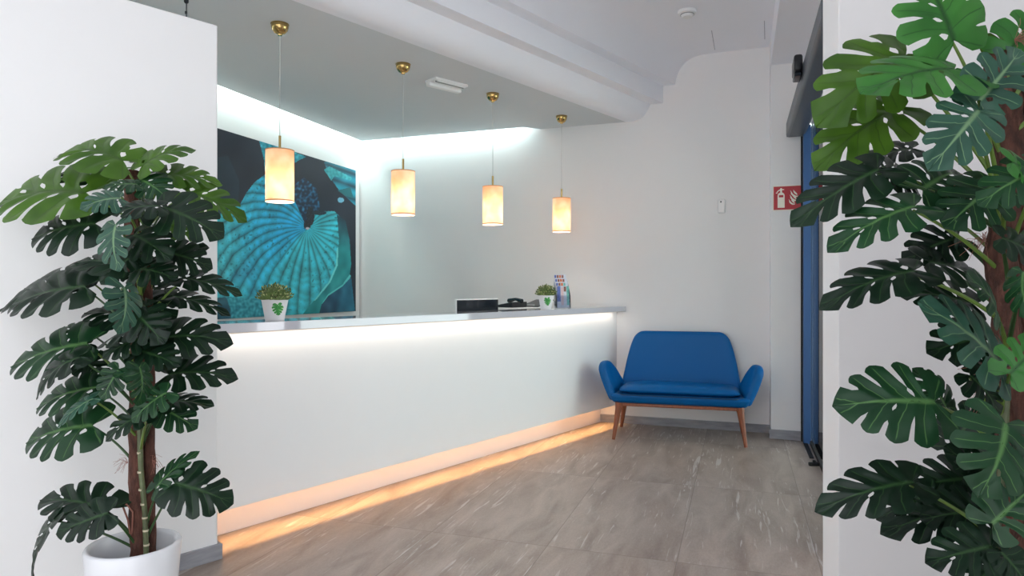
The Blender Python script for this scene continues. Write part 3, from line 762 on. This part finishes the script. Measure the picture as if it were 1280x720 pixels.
# ------------------------------------------------------------------ small pots on the ledge
def leaf_outline(n=40):
    pts = []
    for i in range(n):
        a = 2*math.pi*i/n
        r = .5*(1-.12*math.cos(a))*(1+.0)
        k = abs(math.sin(a*4.5))
        r *= (1 - .30*(k < .28)*(abs(math.sin(a/2)) > .25))
        pts.append((r*math.sin(a)*.9, -r*math.cos(a)))
    return pts
def small_pot(top_r, bot_r, h, seed):
    r = empty('potted_plant', (0, 0, 0))
    wv_ = lambda i, a: (.0035*math.sin(a*7) if 3 <= i <= 6 else 0)
    p = [(0, .0), (bot_r, 0), (bot_r+.001, .004), (top_r*.985, h*.94), (top_r, h), (top_r-.003, h+.001), (top_r-.006, h-.004), (bot_r, h*.7), (0, h*.7)]
    MB().lathe(p, 56, wave=wv_).build('pot', 'pot_small', r, ang=60)
    rd = random.Random(seed)
    mb = MB()
    for k in range(430):
        th = rd.random()*2*math.pi; ph_ = math.acos(1-rd.random()*.95)
        rr = rd.uniform(.72, 1.0)*(top_r*1.34)
        c = Vector((rr*math.sin(ph_)*math.cos(th), rr*math.sin(ph_)*math.sin(th), h*.93 + rr*.92*math.cos(ph_)))
        d = (c - Vector((0, 0, h*.7))).normalized(); d = (d + Vector((rd.uniform(-.5, .5), rd.uniform(-.5, .5), rd.uniform(-.2, .6)))).normalized()
        sd_ = d.cross(Vector((rd.uniform(-1, 1), rd.uniform(-1, 1), rd.uniform(-1, 1)))).normalized()
        nn = d.cross(sd_)
        L_ = rd.uniform(.010, .017); W_ = L_*.33
        tgt = mb; n0_ = len(mb.bm.faces); mi_ = 1 if rd.random() < .28 else 0
        vs = [tgt.bm.verts.new(c + q) for q in (d*-.2*L_, sd_*W_ + nn*.001 + d*.3*L_, d*L_, -sd_*W_ + nn*.001 + d*.3*L_)]
        tgt.bm.faces.new((vs[0], vs[1], vs[2])); tgt.bm.faces.new((vs[0], vs[2], vs[3]))
        for f_ in tuple(mb.bm.faces)[n0_:]: f_.material_index = mi_
    core = MB(); bmesh.ops.create_icosphere(core.bm, subdivisions=3, radius=1, matrix=Matrix.Translation((0, 0, h*.93)) @ Matrix.Diagonal((top_r*1.1, top_r*1.1, top_r*1.0, 1)))
    for v in core.bm.verts:
        v.co.z = max(v.co.z, h*.93)
        v.co += v.co.normalized()*noise.noise(v.co*90)*.006
    f = mb.build('foliage', 'sprig', r, smooth=False); core.build('foliage_core', 'sprig', f)
    f.data.materials.append(M['sprig_tip'])
    # printed leaf, wrapped round the pot wall facing local -Y
    def on(u, z, off=.0007):
        rr = bot_r + (top_r*.985-bot_r)*z/(h*.94) + off; a = -math.pi/2 + u/rr
        return (rr*math.cos(a), rr*math.sin(a), z)
    for (cu, cz, sc, rot, key, off) in ((.030, h*.62, .040, 2.5, 'g', .0007), (.010, h*.70, .056, 3.25, 'g', .0014)):
        d = MB()
        for lobes in leaf_shape(5, 1.3):
            for rows in lobes:
                V = []
                for row in rows:
                    V.append([d.bm.verts.new(on(cu + (x*math.cos(rot)-y*math.sin(rot))*sc, cz + (x*math.sin(rot)+y*math.cos(rot))*sc, off + .0004*vn)) for (x, y, q_, vn, v) in row])
                for i in range(len(V)-1):
                    for j in range(len(CR)-1): d.bm.faces.new((V[i][j], V[i][j+1], V[i+1][j+1], V[i+1][j]))
        d.build('leaf_print', 'decal_green' if off > .001 else 'decal_light', r, smooth=False)
    return r
p1 = small_pot(.067, .046, .118, 3); v = c3(.075, 0, 0)
def on_ledge(px, o):
    k = (px-640)/F   # solve point on counter line offset o seen at column px
    # (k*Y - P0.x)*CN.x + (Y-P0.y)*CN.y = o
    Y = (o + P0.x*CN.x + P0.y*CN.y)/(k*CN.x + CN.y); return Vector((k*Y, Y, 1.0805))
p1.location = on_ledge(343.5, .10); p1.rotation_euler = (0, 0, math.radians(22)); p1.scale = (1.03, 1.03, 1.0)
tag(p1, 'small white pot with leaf print and bushy green sprigs, in front of the picture', 'potted plant', 'small pots on the counter ledge')
p2 = copy_tree(p1); p2.location = on_ledge(682.5, .10); p2.rotation_euler = (0, 0, math.radians(-2)); p2.scale = (.95, .95, 1.02)
tag(p2, 'small white pot with leaf print and green sprigs, beside the brochure holder', 'potted plant', 'small pots on the counter ledge')

# brochure holder
bh = empty('brochure_holder', on_ledge(703, .10), math.radians(8))
def tier(y, z0, z1, name, m, par, th=.002, x0=-.055, x1=.055, lean=.10):
    return MB().hull8([(x0, y, z0), (x1, y, z0), (x1, y+th, z0), (x0, y+th, z0)], [(x0, y+lean*(z1-z0), z1), (x1, y+lean*(z1-z0), z1), (x1, y+th+lean*(z1-z0), z1), (x0, y+th+lean*(z1-z0), z1)]).build(name, m, par, smooth=False)
MB().box(0, .0, .003, .118, .11, .006).build('base', 'acrylic', bh)
mb = MB()
for k in range(5):
    y = -.05 + .024*k; z1 = .11 + .035*k
    if k == 4: z1 = .235
    th = .0025; ln = .12; zz = .006
    mb.hull8([(-.058, y, zz), (.058, y, zz), (.058, y+th, zz), (-.058, y+th, zz)], [(-.058, y+ln*z1, z1), (.058, y+ln*z1, z1), (.058, y+th+ln*z1, z1), (-.058, y+th+ln*z1, z1)])
mb.build('tier_panels', 'acrylic', bh, smooth=False)
for sx in (-1, 1):
    MB().hull8([(sx*.058, -.05, .006), (sx*.0605, -.05, .006), (sx*.0605, .05, .006), (sx*.058, .05, .006)], [(sx*.058, -.035, .11), (sx*.0605, -.035, .11), (sx*.0605, .075, .23), (sx*.058, .075, .23)]).build('side_panel', 'acrylic', bh, smooth=False)
tag(bh, 'clear stepped brochure holder on the counter ledge right of the second pot', 'brochure holder')
blab = ['front brochure in the clear holder, full cover showing with blue, pink and green panels',
        'second brochure from the front in the clear holder, only its coloured top showing',
        'third brochure from the front in the clear holder, blue and orange top strip showing',
        'rear and tallest brochure in the clear holder, coloured strip at its top']
R8 = Matrix.Rotation(math.radians(8), 4, 'Z')
for k in range(4):
    z1 = .178 + .033*k; y = -.042 + .024*k; ln = .12
    b = empty('brochure', bh.location + (R8 @ Vector((-.002*k, y, .007)))); b.rotation_euler = bh.rotation_euler
    def sl(x0, x1, za, zb_, yy, th, name, m):
        return MB().hull8([(x0, yy+ln*za, za), (x1, yy+ln*za, za), (x1, yy+th+ln*za, za), (x0, yy+th+ln*za, za)], [(x0, yy+ln*zb_, zb_), (x1, yy+ln*zb_, zb_), (x1, yy+th+ln*zb_, zb_), (x0, yy+th+ln*zb_, zb_)]).build(name, m, b, smooth=False)
    sl(-.050, .050, 0, z1, 0, .008, 'pages', 'print_pale')
    if k == 0:
        sl(-.050, -.022, .05, z1, -.001, .0008, 'blue_panel', 'print_blue'); sl(-.018, .004, .02, z1-.01, -.001, .0008, 'pink_panel', 'print_pink')
        sl(.006, .026, z1-.045, z1-.004, -.001, .0008, 'brown_panel', 'print_brown'); sl(.030, .050, .02, z1, -.001, .0008, 'green_panel', 'print_teal')
    else:
        cs = [('print_blue', -.050, -.034), ('print_brown', -.030, -.014), ('print_orange', -.010, .008), ('print_teal' if k == 1 else 'print_brown', .012, .028)]
        for n_, (m_, a_, b_) in enumerate(cs): sl(a_, b_, z1-.030, z1-.006, -.001, .0008, 'title_block', m_)
    tag(b, blab[k], 'brochure', 'brochures in the clear holder')

# ------------------------------------------------------------------ monstera plants
_shapes = [leaf_shape(k) for k in range(10)]
def blade(name, B, T, phi, key, par, shape=0, width=1.0, arch=.10, curl=.35, twist=0, cam_at=Vector((0, 0, CAMZ)), fold=.10):
    B = Vector(B); T = Vector(T); m_ = T-B; L_ = m_.length; m_.normalize()
    c_ = (cam_at-(B+T)/2).normalized(); z_ = Vector((0, 0, 1))
    a = math.radians(phi)
    up_ = (z_ - m_*z_.dot(m_)); up_ = up_.normalized() if up_.length > .15 else (Vector((0, -1, .3)) - m_*Vector((0, -1, .3)).dot(m_)).normalized()
    ca_ = (c_ - m_*c_.dot(m_)).normalized()
    # rotate from up_ towards the camera-facing direction
    ang = math.atan2(m_.dot(up_.cross(ca_)), up_.dot(ca_)); sgn = 1 if ang >= 0 else -1
    N_ = Matrix.Rotation(sgn*a + math.radians(twist), 3, m_) @ up_
    X_ = m_.cross(N_)
    bm = bmesh.new(); vl = bm.verts.layers.float.new('vein')
    for lobes in _shapes[shape % 10]:
        for rows in lobes:
            V = []
            for row in rows:
                rr = []
                for (x, y, q_, vn, v) in row:
                    xx = x*width
                    h_ = arch*4*(y+.15)*(1.0-y)*.75 - curl*xx*xx + fold*abs(xx) + q_
                    p = B + m_*(y*L_) + X_*(xx*L_) + N_*(h_*L_)
                    nv = bm.verts.new(p); nv[vl] = vn; rr.append(nv)
                V.append(rr)
            for i in range(len(V)-1):
                for j in range(len(CR)-1):
                    bm.faces.new((V[i][j], V[i][j+1], V[i+1][j+1], V[i+1][j]))
    bmesh.ops.remove_doubles(bm, verts=bm.verts, dist=L_*.0012)
    me = bpy.data.meshes.new(name); bm.to_mesh(me); bm.free()
    for p in me.polygons: p.use_smooth = True
    o = bpy.data.objects.new(name, me); C.objects.link(o); me.materials.append(LM[key]); o.parent = par
    o.matrix_parent_inverse = Matrix.Translation(-par.location)
    return o
def at(px, py, Y): return Vector(((px-640)*Y/F, Y, CAMZ - (py-360)*Y/F))
def stalk(A, B, lean, rad, key, par):
    A = Vector(A); B = Vector(B)
    m1 = A.lerp(B, .45) + Vector(lean); pts = []
    for i in range(11):
        t_ = i/10; pts.append(A*(1-t_)**2 + m1*2*t_*(1-t_) + B*t_*t_)
    o = MB().tube(pts, [rad*(1.5-.7*i/10) for i in range(11)], 7).build('leaf_stalk', key, None)
    par_root = par.parent
    o.parent = par; 
    o.matrix_parent_inverse = (Matrix.Translation(par_root.location) @ par.matrix_parent_inverse).inverted() if False else Matrix.Identity(4)
    return o

def trunkset(root, Y, paths, cane_pts, rings):
    for pts, rd_ in paths:
        P = [at(x, y, Y+d) for x, y, d in pts]
        # resample and roughen
        Q = []
        for a, b in zip(P, P[1:]):
            for i in range(10): Q.append(a.lerp(b, i/10))
        Q.append(P[-1])
        o = MB().tube(Q, [rd_*(1+.16*noise.noise(q*18)) for q in Q], 18, jitter=.16).build('coir_pole', 'coir', None, ang=80)
        o.parent = root; o.matrix_parent_inverse = Matrix.Translation(-root.location)
    if cane_pts:
        P = [at(x, y, Y+d) for x, y, d in cane_pts]
        o = MB().tube(P, .0085, 10).build('cane', 'cane', None); o.parent = root; o.matrix_parent_inverse = Matrix.Translation(-root.location)
        for (x, y, d) in rings:
            p = at(x, y, Y+d)
            g_ = MB().tube([p-Vector((0, 0, .003)), p+Vector((0, 0, .003))], .0095, 10).build('cane_node', 'cane_ring', None); g_.parent = o; 

def fibres(root, spots, Y, n=16, sc=1.0, seed=1):
    rd = random.Random(seed)
    for (x, y, sgn_) in spots:
        mb = MB(); c_ = at(x, y, Y)
        for k in range(n):
            d = Vector((sgn_*rd.uniform(.2, 1), rd.uniform(-1, .3), rd.uniform(-.8, .6))).normalized()*rd.uniform(.02, .06)*sc
            mb.tube([c_, c_+d*.5+Vector((0, 0, .01*rd.random())), c_+d+Vector((rd.uniform(-.015, .015), 0, -.01))], .0005, 3, cap=False)
        o = mb.build('fibre_tuft', 'fibre', None); o.parent = root; o.matrix_parent_inverse = Matrix.Translation(-root.location)

def plant(name, root_loc, Y, leaves, tx, seed, stalk_r=.0035, extra=None):
    """leaves: (bx,by,tx,ty, depth base, depth tip, phi, key, width, opts)"""
    root = empty(name, root_loc); rd = random.Random(seed)
    for n_, lf in enumerate(leaves):
        bx, by, ex, ey, d0, d1, phi, key = lf[:8]
        wd = lf[8] if len(lf) > 8 else 1.0
        op_ = lf[9] if len(lf) > 9 else {}
        B = at(bx, by, Y+d0); T = at(ex, ey, Y+d1)
        o = blade('leaf', B, T, phi*(.9 if Y > 2 else .95), key, root, shape=rd.randrange(10), width=wd, arch=op_.get('arch', rd.uniform(.07, .13)), curl=op_.get('curl', rd.uniform(.3, .6)), twist=op_.get('twist', 0), fold=op_.get('fold', .12))
        sy = op_.get('sy', by + (55 if by < 600 else 30)*(2.35/Y)**.5)
        x_t, d_t = tx(sy)
        A = at(x_t, sy, Y+d_t)
        if op_.get('stalk', True):
            st = stalk(A, B + (T-B)*.02, (0, 0, .03), stalk_r, 'stalk' if key in 'lgt' or rd.random() < .45 else 'stalk_dark', o)
            st.matrix_parent_inverse = Matrix.Translation(-root.location) if False else st.matrix_parent_inverse
    return root

def monstera_pot(root, c, rt, rb, h, mname='pot'):
    p = [(0, 0), (rb, 0), (rb+.008, .006), (rt-.012, h*.6), (rt, h-.010), (rt-.004, h-.002), (rt-.010, h), (rt-.017, h-.003), (rt-.022, h-.012), (rt-.03, h*.55), (0, h*.55)]
    o = MB().lathe(p, 64, c).build(mname, 'pot', None, ang=50); o.parent = root; o.matrix_parent_inverse = Matrix.Translation(-root.location)
    s_ = MB().lathe([(0, h*.62+.012), (rt*.5, h*.62+.006), (rt-.026, h*.62)], 32, c).build('soil', 'soil', None); s_.parent = root; s_.matrix_parent_inverse = Matrix.Translation(-root.location)

YL = 2.35
LL = [
 (168, 296, 214, 326, -.14, -.18, 48, 'd', 1.0),
 (166, 322, 126, 356, -.13, -.18, 48, 'd', 1.0),
 (172, 338, 222, 350, -.15, -.18, 42, 'd', 1.0),
 (182, 384, 134, 376, -.14, -.20, 40, 'd', 1.0),
 (170, 392, 206, 430, -.15, -.20, 50, 'd', 1.0),
 (176, 425, 128, 448, -.13, -.18, 42, 'd', 1.0),
 (176, 440, 226, 458, -.13, -.16, 46, 'd', .9),
 (180, 470, 140, 470, -.20, -.26, 36, 'm', .9),
 (172, 232, 128, 236, -.10, -.14, 36, 'm', 1.0),
 (176, 226, 212, 250, -.06, -.10, 44, 'm', 1.0),
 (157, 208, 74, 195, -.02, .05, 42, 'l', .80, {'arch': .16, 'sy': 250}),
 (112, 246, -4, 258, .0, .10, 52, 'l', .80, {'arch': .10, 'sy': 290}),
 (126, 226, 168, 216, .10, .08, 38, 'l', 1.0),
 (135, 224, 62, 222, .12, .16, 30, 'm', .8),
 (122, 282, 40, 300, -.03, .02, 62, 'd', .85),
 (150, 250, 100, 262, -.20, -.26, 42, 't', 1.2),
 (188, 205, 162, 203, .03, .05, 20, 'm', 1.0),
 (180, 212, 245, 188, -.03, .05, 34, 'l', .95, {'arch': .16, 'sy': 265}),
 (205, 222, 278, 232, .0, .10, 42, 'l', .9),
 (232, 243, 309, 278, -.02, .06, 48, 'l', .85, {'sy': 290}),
 (204, 262, 280, 298, -.14, -.12, 62, 'd', .9, {'sy': 320}),
 (200, 260, 138, 268, -.20, -.25, 40, 'd', .9),
 (148, 282, 150, 340, -.26, -.30, 55, 't', .85, {'arch': .14}),
 (205, 282, 246, 300, .10, .12, 60, 'l', .9),
 (185, 318, 130, 330, -.10, -.10, 45, 'd', .9),
 (205, 318, 266, 336, -.03, .02, 60, 'd', 1.0),
 (205, 330, 262, 310, .05, .05, 50, 'd', .8),
 (228, 350, 303, 370, .0, .06, 40, 'd', .62),
 (112, 348, 0, 390, .03, .14, 44, 'd', .55, {'sy': 420}),
 (110, 362, 12, 385, -.06, .0, 50, 'd', .75, {'sy': 430}),
 (158, 338, 92, 330, -.15, -.10, 30, 'd', .8),
 (135, 340, 95, 345, .1, .12, 40, 'd', .9),
 (152, 360, 148, 418, -.26, -.30, 62, 't', 1.0, {'arch': .14}),
 (215, 372, 288, 395, .03, .08, 36, 'd', .55),
 (190, 360, 232, 385, .10, .12, 50, 'd', .8),
 (170, 378, 220, 400, .05, .02, 40, 'd', 1.0),
 (165, 400, 105, 392, .02, .05, 30, 'd', .9),
 (112, 432, 14, 460, -.03, .03, 52, 'm', .75, {'sy': 500}),
 (115, 418, 70, 415, .10, .12, 40, 'm', .9),
 (200, 428, 292, 430, -.04, .0, 50, 'd', .82, {'arch': .16, 'sy': 500}),
 (150, 420, 215, 408, -.10, -.15, 25, 'd', 1.0),
 (105, 450, 46, 500, -.14, -.16, 40, 'd', .8, {'arch': .2, 'sy': 520}),
 (105, 445, 135, 485, .04, .02, 70, 'd', .8, {'sy': 520}),
 (125, 487, 46, 512, -.04, .0, 50, 'm', .7, {'sy': 540}),
 (120, 534, 33, 555, -.03, .03, 58, 'm', .75, {'sy': 585}),
 (118, 500, 72, 535, -.18, -.20, 36, 't', .6),
 (212, 472, 298, 474, -.04, .0, 44, 'd', .78, {'arch': .14, 'sy': 520}),
 (205, 505, 268, 508, -.05, -.05, 26, 'd', .75, {'sy': 545}),
 (200, 510, 247, 536, -.02, .0, 62, 'm', .9, {'sy': 560}),
 (172, 460, 172, 508, -.26, -.28, 55, 'm', 1.0, {'arch': .14}),
 (150, 462, 128, 500, -.20, -.24, 50, 'm', .9),
 (210, 492, 165, 528, -.22, -.26, 46, 'm', .9),
 (185, 520, 132, 552, -.20, -.25, 34, 'd', .85, {'arch': .16}),
 (196, 612, 250, 564, -.08, -.02, 36, 'm', .5, {'sy': 680}),
 (218, 606, 292, 630, -.08, -.04, 62, 'd', .95, {'arch': .16, 'sy': 690}),
 (137, 640, 50, 626, -.06, .0, 42, 'd', .62, {'sy': 688, 'arch': .12}),
 (136, 642, 70, 668, -.14, -.16, 60, 'd', .8, {'sy': 692}),
 (74, 650, 44, 735, -.10, -.10, 40, 'd', .55, {'arch': .14, 'sy': 690}),
]
def txl(sy): return (176 + 4*math.sin(sy*.05), .0)
proot = Vector((-473/F*YL*1.0, YL, 0))
pc = at(167, 678, YL)
pm = plant('potted_monstera', Vector((pc.x, YL, 0)), YL, LL, txl, 11)
trunkset(pm, YL, [([(172, 700, -.01), (170, 560, -.01), (172, 400, 0), (166, 300, 0), (164, 214, .02)], .024), ([(188, 698, .02), (187, 560, .02), (186, 420, .02), (182, 330, .02)], .018)],
         [(183, 695, -.04), (181, 640, -.04), (176, 585, -.04), (174, 520, -.035), (176, 470, -.02)], [(183, 681, -.04), (182, 663, -.04), (181, 647, -.04), (179.5, 630, -.04), (177, 612, -.04), (175.5, 590, -.04), (175, 566, -.038)])
fibres(pm, [(160, 578, -1), (164, 300, -1), (190, 575, 1)], YL-.02)
o = MB().tube([at(163, 668, YL-.03), at(160, 650, YL-.035), at(154, 634, YL-.04), at(158, 630, YL-.045), at(166, 640, YL-.045), at(165, 668, YL-.03)], .003, 6).build('aerial_root', 'fibre', None)
o.parent = pm; o.matrix_parent_inverse = Matrix.Translation(-pm.location)
zr = CAMZ - (678-360)*YL/F
monstera_pot(pm, (0, 0, 0), .150, .122, zr); 
for ch in pm.children:
    if ch.name.split('.')[0] in ('pot', 'soil'): ch.matrix_parent_inverse = Matrix.Identity(4)
tag(pm, 'tall potted monstera in white planter standing before the white partition on the left', 'potted plant')

YR = 1.5
RL = [
 (1196, 300, 1128, 330, .12, .14, 50, 'd', 1.0),
 (1232, 424, 1158, 442, .12, .12, 50, 'd', 1.0),
 (1212, 382, 1118, 366, .14, .18, 44, 'd', .8),
 (1244, 600, 1178, 560, .06, .08, 50, 'd', 1.0),
 (1230, 640, 1150, 650, .02, .04, 50, 'd', 1.0),
 (1262, 560, 1300, 620, -.10, -.10, 55, 'd', 1.1),
 (1240, 236, 1180, 286, -.08, -.10, 56, 'm', 1.0),
 (1250, 300, 1300, 330, -.16, -.16, 55, 'd', 1.1),
 (1256, 690, 1210, 740, -.10, -.12, 50, 'd', 1.0),
 (1210, 470, 1250, 520, -.08, -.10, 55, 'd', .9),
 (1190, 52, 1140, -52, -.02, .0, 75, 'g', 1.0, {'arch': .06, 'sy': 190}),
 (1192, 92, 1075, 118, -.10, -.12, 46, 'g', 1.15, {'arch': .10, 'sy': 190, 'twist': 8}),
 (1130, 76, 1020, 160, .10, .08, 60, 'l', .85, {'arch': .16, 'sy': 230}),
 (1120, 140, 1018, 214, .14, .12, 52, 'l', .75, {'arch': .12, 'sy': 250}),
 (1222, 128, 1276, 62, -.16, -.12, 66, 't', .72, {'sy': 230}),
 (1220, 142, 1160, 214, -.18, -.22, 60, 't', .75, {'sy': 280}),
 (1140, 188, 1072, 206, .16, .20, 40, 'd', .9),
 (1098, 215, 988, 284, -.04, -.04, 48, 'd', .62, {'arch': .08, 'sy': 290}),
 (1100, 210, 1150, 245, .05, .10, 60, 'd', .9, {'sy': 290}),
 (1144, 262, 1034, 316, -.10, -.10, 40, 'm', .66, {'arch': .10, 'sy': 350}),
 (1150, 240, 1196, 215, -.02, .05, 50, 'm', 1.0, {'stalk': False}),
 (1180, 268, 1200, 330, .12, .14, 60, 't', .9),
 (1143, 344, 1024, 388, -.08, -.06, 36, 'd', .66, {'arch': .12, 'sy': 410}),
 (1160, 330, 1230, 350, .06, .10, 44, 'd', .9),
 (1306, 214, 1222, 258, -.26, -.22, 52, 'm', 1.1, {'sy': 330}),
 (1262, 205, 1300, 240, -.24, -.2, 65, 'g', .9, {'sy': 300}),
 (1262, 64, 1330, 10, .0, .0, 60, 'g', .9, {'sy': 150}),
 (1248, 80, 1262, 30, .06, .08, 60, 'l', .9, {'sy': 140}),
 (1242, 392, 1206, 344, -.20, -.24, 66, 'm', 1.05, {'sy': 440}),
 (1282, 340, 1288, 400, -.26, -.28, 66, 'm', 1.0, {'sy': 440}),
 (1246, 458, 1146, 378, -.14, -.16, 58, 't', .86, {'arch': .08, 'sy': 520}),
 (1245, 470, 1185, 450, .10, .12, 40, 'd', .9),
 (1166, 505, 1040, 508, -.14, -.12, 58, 'm', .92, {'arch': .10, 'sy': 560}),
 (1180, 510, 1140, 460, .10, .12, 50, 'm', .9, {'stalk': False}),
 (1262, 468, 1310, 420, -.2, -.2, 60, 'g', .9),
 (1252, 530, 1222, 622, -.26, -.30, 62, 'm', 1.15, {'arch': .14, 'sy': 600, 'curl': .5}),
 (1190, 560, 1240, 500, .14, .12, 50, 'd', .9),
 (1140, 606, 1018, 640, -.02, .0, 48, 'd', .58, {'arch': .14, 'sy': 690}),
 (1165, 618, 1095, 650, .10, .12, 50, 'd', .7, {'sy': 700}),
 (1215, 600, 1130, 612, .12, .14, 50, 'd', .9, {'sy': 700}),
 (1240, 655, 1300, 600, -.16, -.16, 56, 'm', .9, {'sy': 720}),
 (1238, 684, 1156, 704, -.16, -.18, 52, 'd', .75, {'sy': 760}),
 (1250, 690, 1290, 740, -.18, -.2, 60, 'd', .9, {'sy': 770}),
 (1225, 640, 1100, 668, .06, .08, 34, 'd', .7, {'sy': 740}),
]
_rq = random.Random(31)
for _k in range(16):          # the side of the plant turned away from the room, past the edge of the photo
    _y = 60 + _k*44; _bx = 1318 + _rq.uniform(0, 45); _d = _rq.uniform(-.10, .14)
    RL.append((_bx, _y, _bx + _rq.uniform(110, 165), _y + _rq.uniform(10, 60), _d, _d + _rq.uniform(-.04, .04), _rq.uniform(38, 58), 'l' if _k < 3 else _rq.choice('dddm'), _rq.uniform(.8, 1.0), {'sy': _y + 80}))
def txr(sy): return (1255 + 8*math.sin(sy*.02), .0)
pr_ = plant('potted_monstera', Vector((at(1258, 700, YR).x, YR, 0)), YR, RL, txr, 23, stalk_r=.0036)
trunkset(pr_, YR, [([(1258, 900, .0), (1262, 700, .0), (1266, 560, .0), (1262, 440, 0), (1250, 320, 0), (1262, 220, .0), (1256, 130, .02), (1246, 66, .04)], .030), ([(1286, 900, .02), (1284, 500, .02), (1282, 250, .02), (1288, 90, .02)], .022)],
         [(1246, 850, -.04), (1240, 720, -.05), (1252, 600, -.05), (1258, 480, -.045)], [(1241, 740, -.05), (1248, 640, -.05)])
fibres(pr_, [(1238, 470, -1), (1226, 230, -1), (1268, 50, 1), (1230, 300, -1), (1236, 500, -1)], YR-.02, 26, 1.0, 5)
monstera_pot(pr_, (.02, 0, 0), .165, .13, .33)
for ch in pr_.children:
    if ch.name.split('.')[0] in ('pot', 'soil'): ch.matrix_parent_inverse = Matrix.Identity(4)
tag(pr_, 'large close monstera with overlapping split leaves at the right edge of the photo', 'potted plant')

# seat every leaf stalk correctly under its leaf (all meshes were modelled in place)
bpy.context.view_layer.update()
for o in C.objects:
    if o.name.split('.')[0] in ('leaf_stalk', 'cane_node') and o.parent:
        o.matrix_parent_inverse = o.parent.matrix_world.inverted()
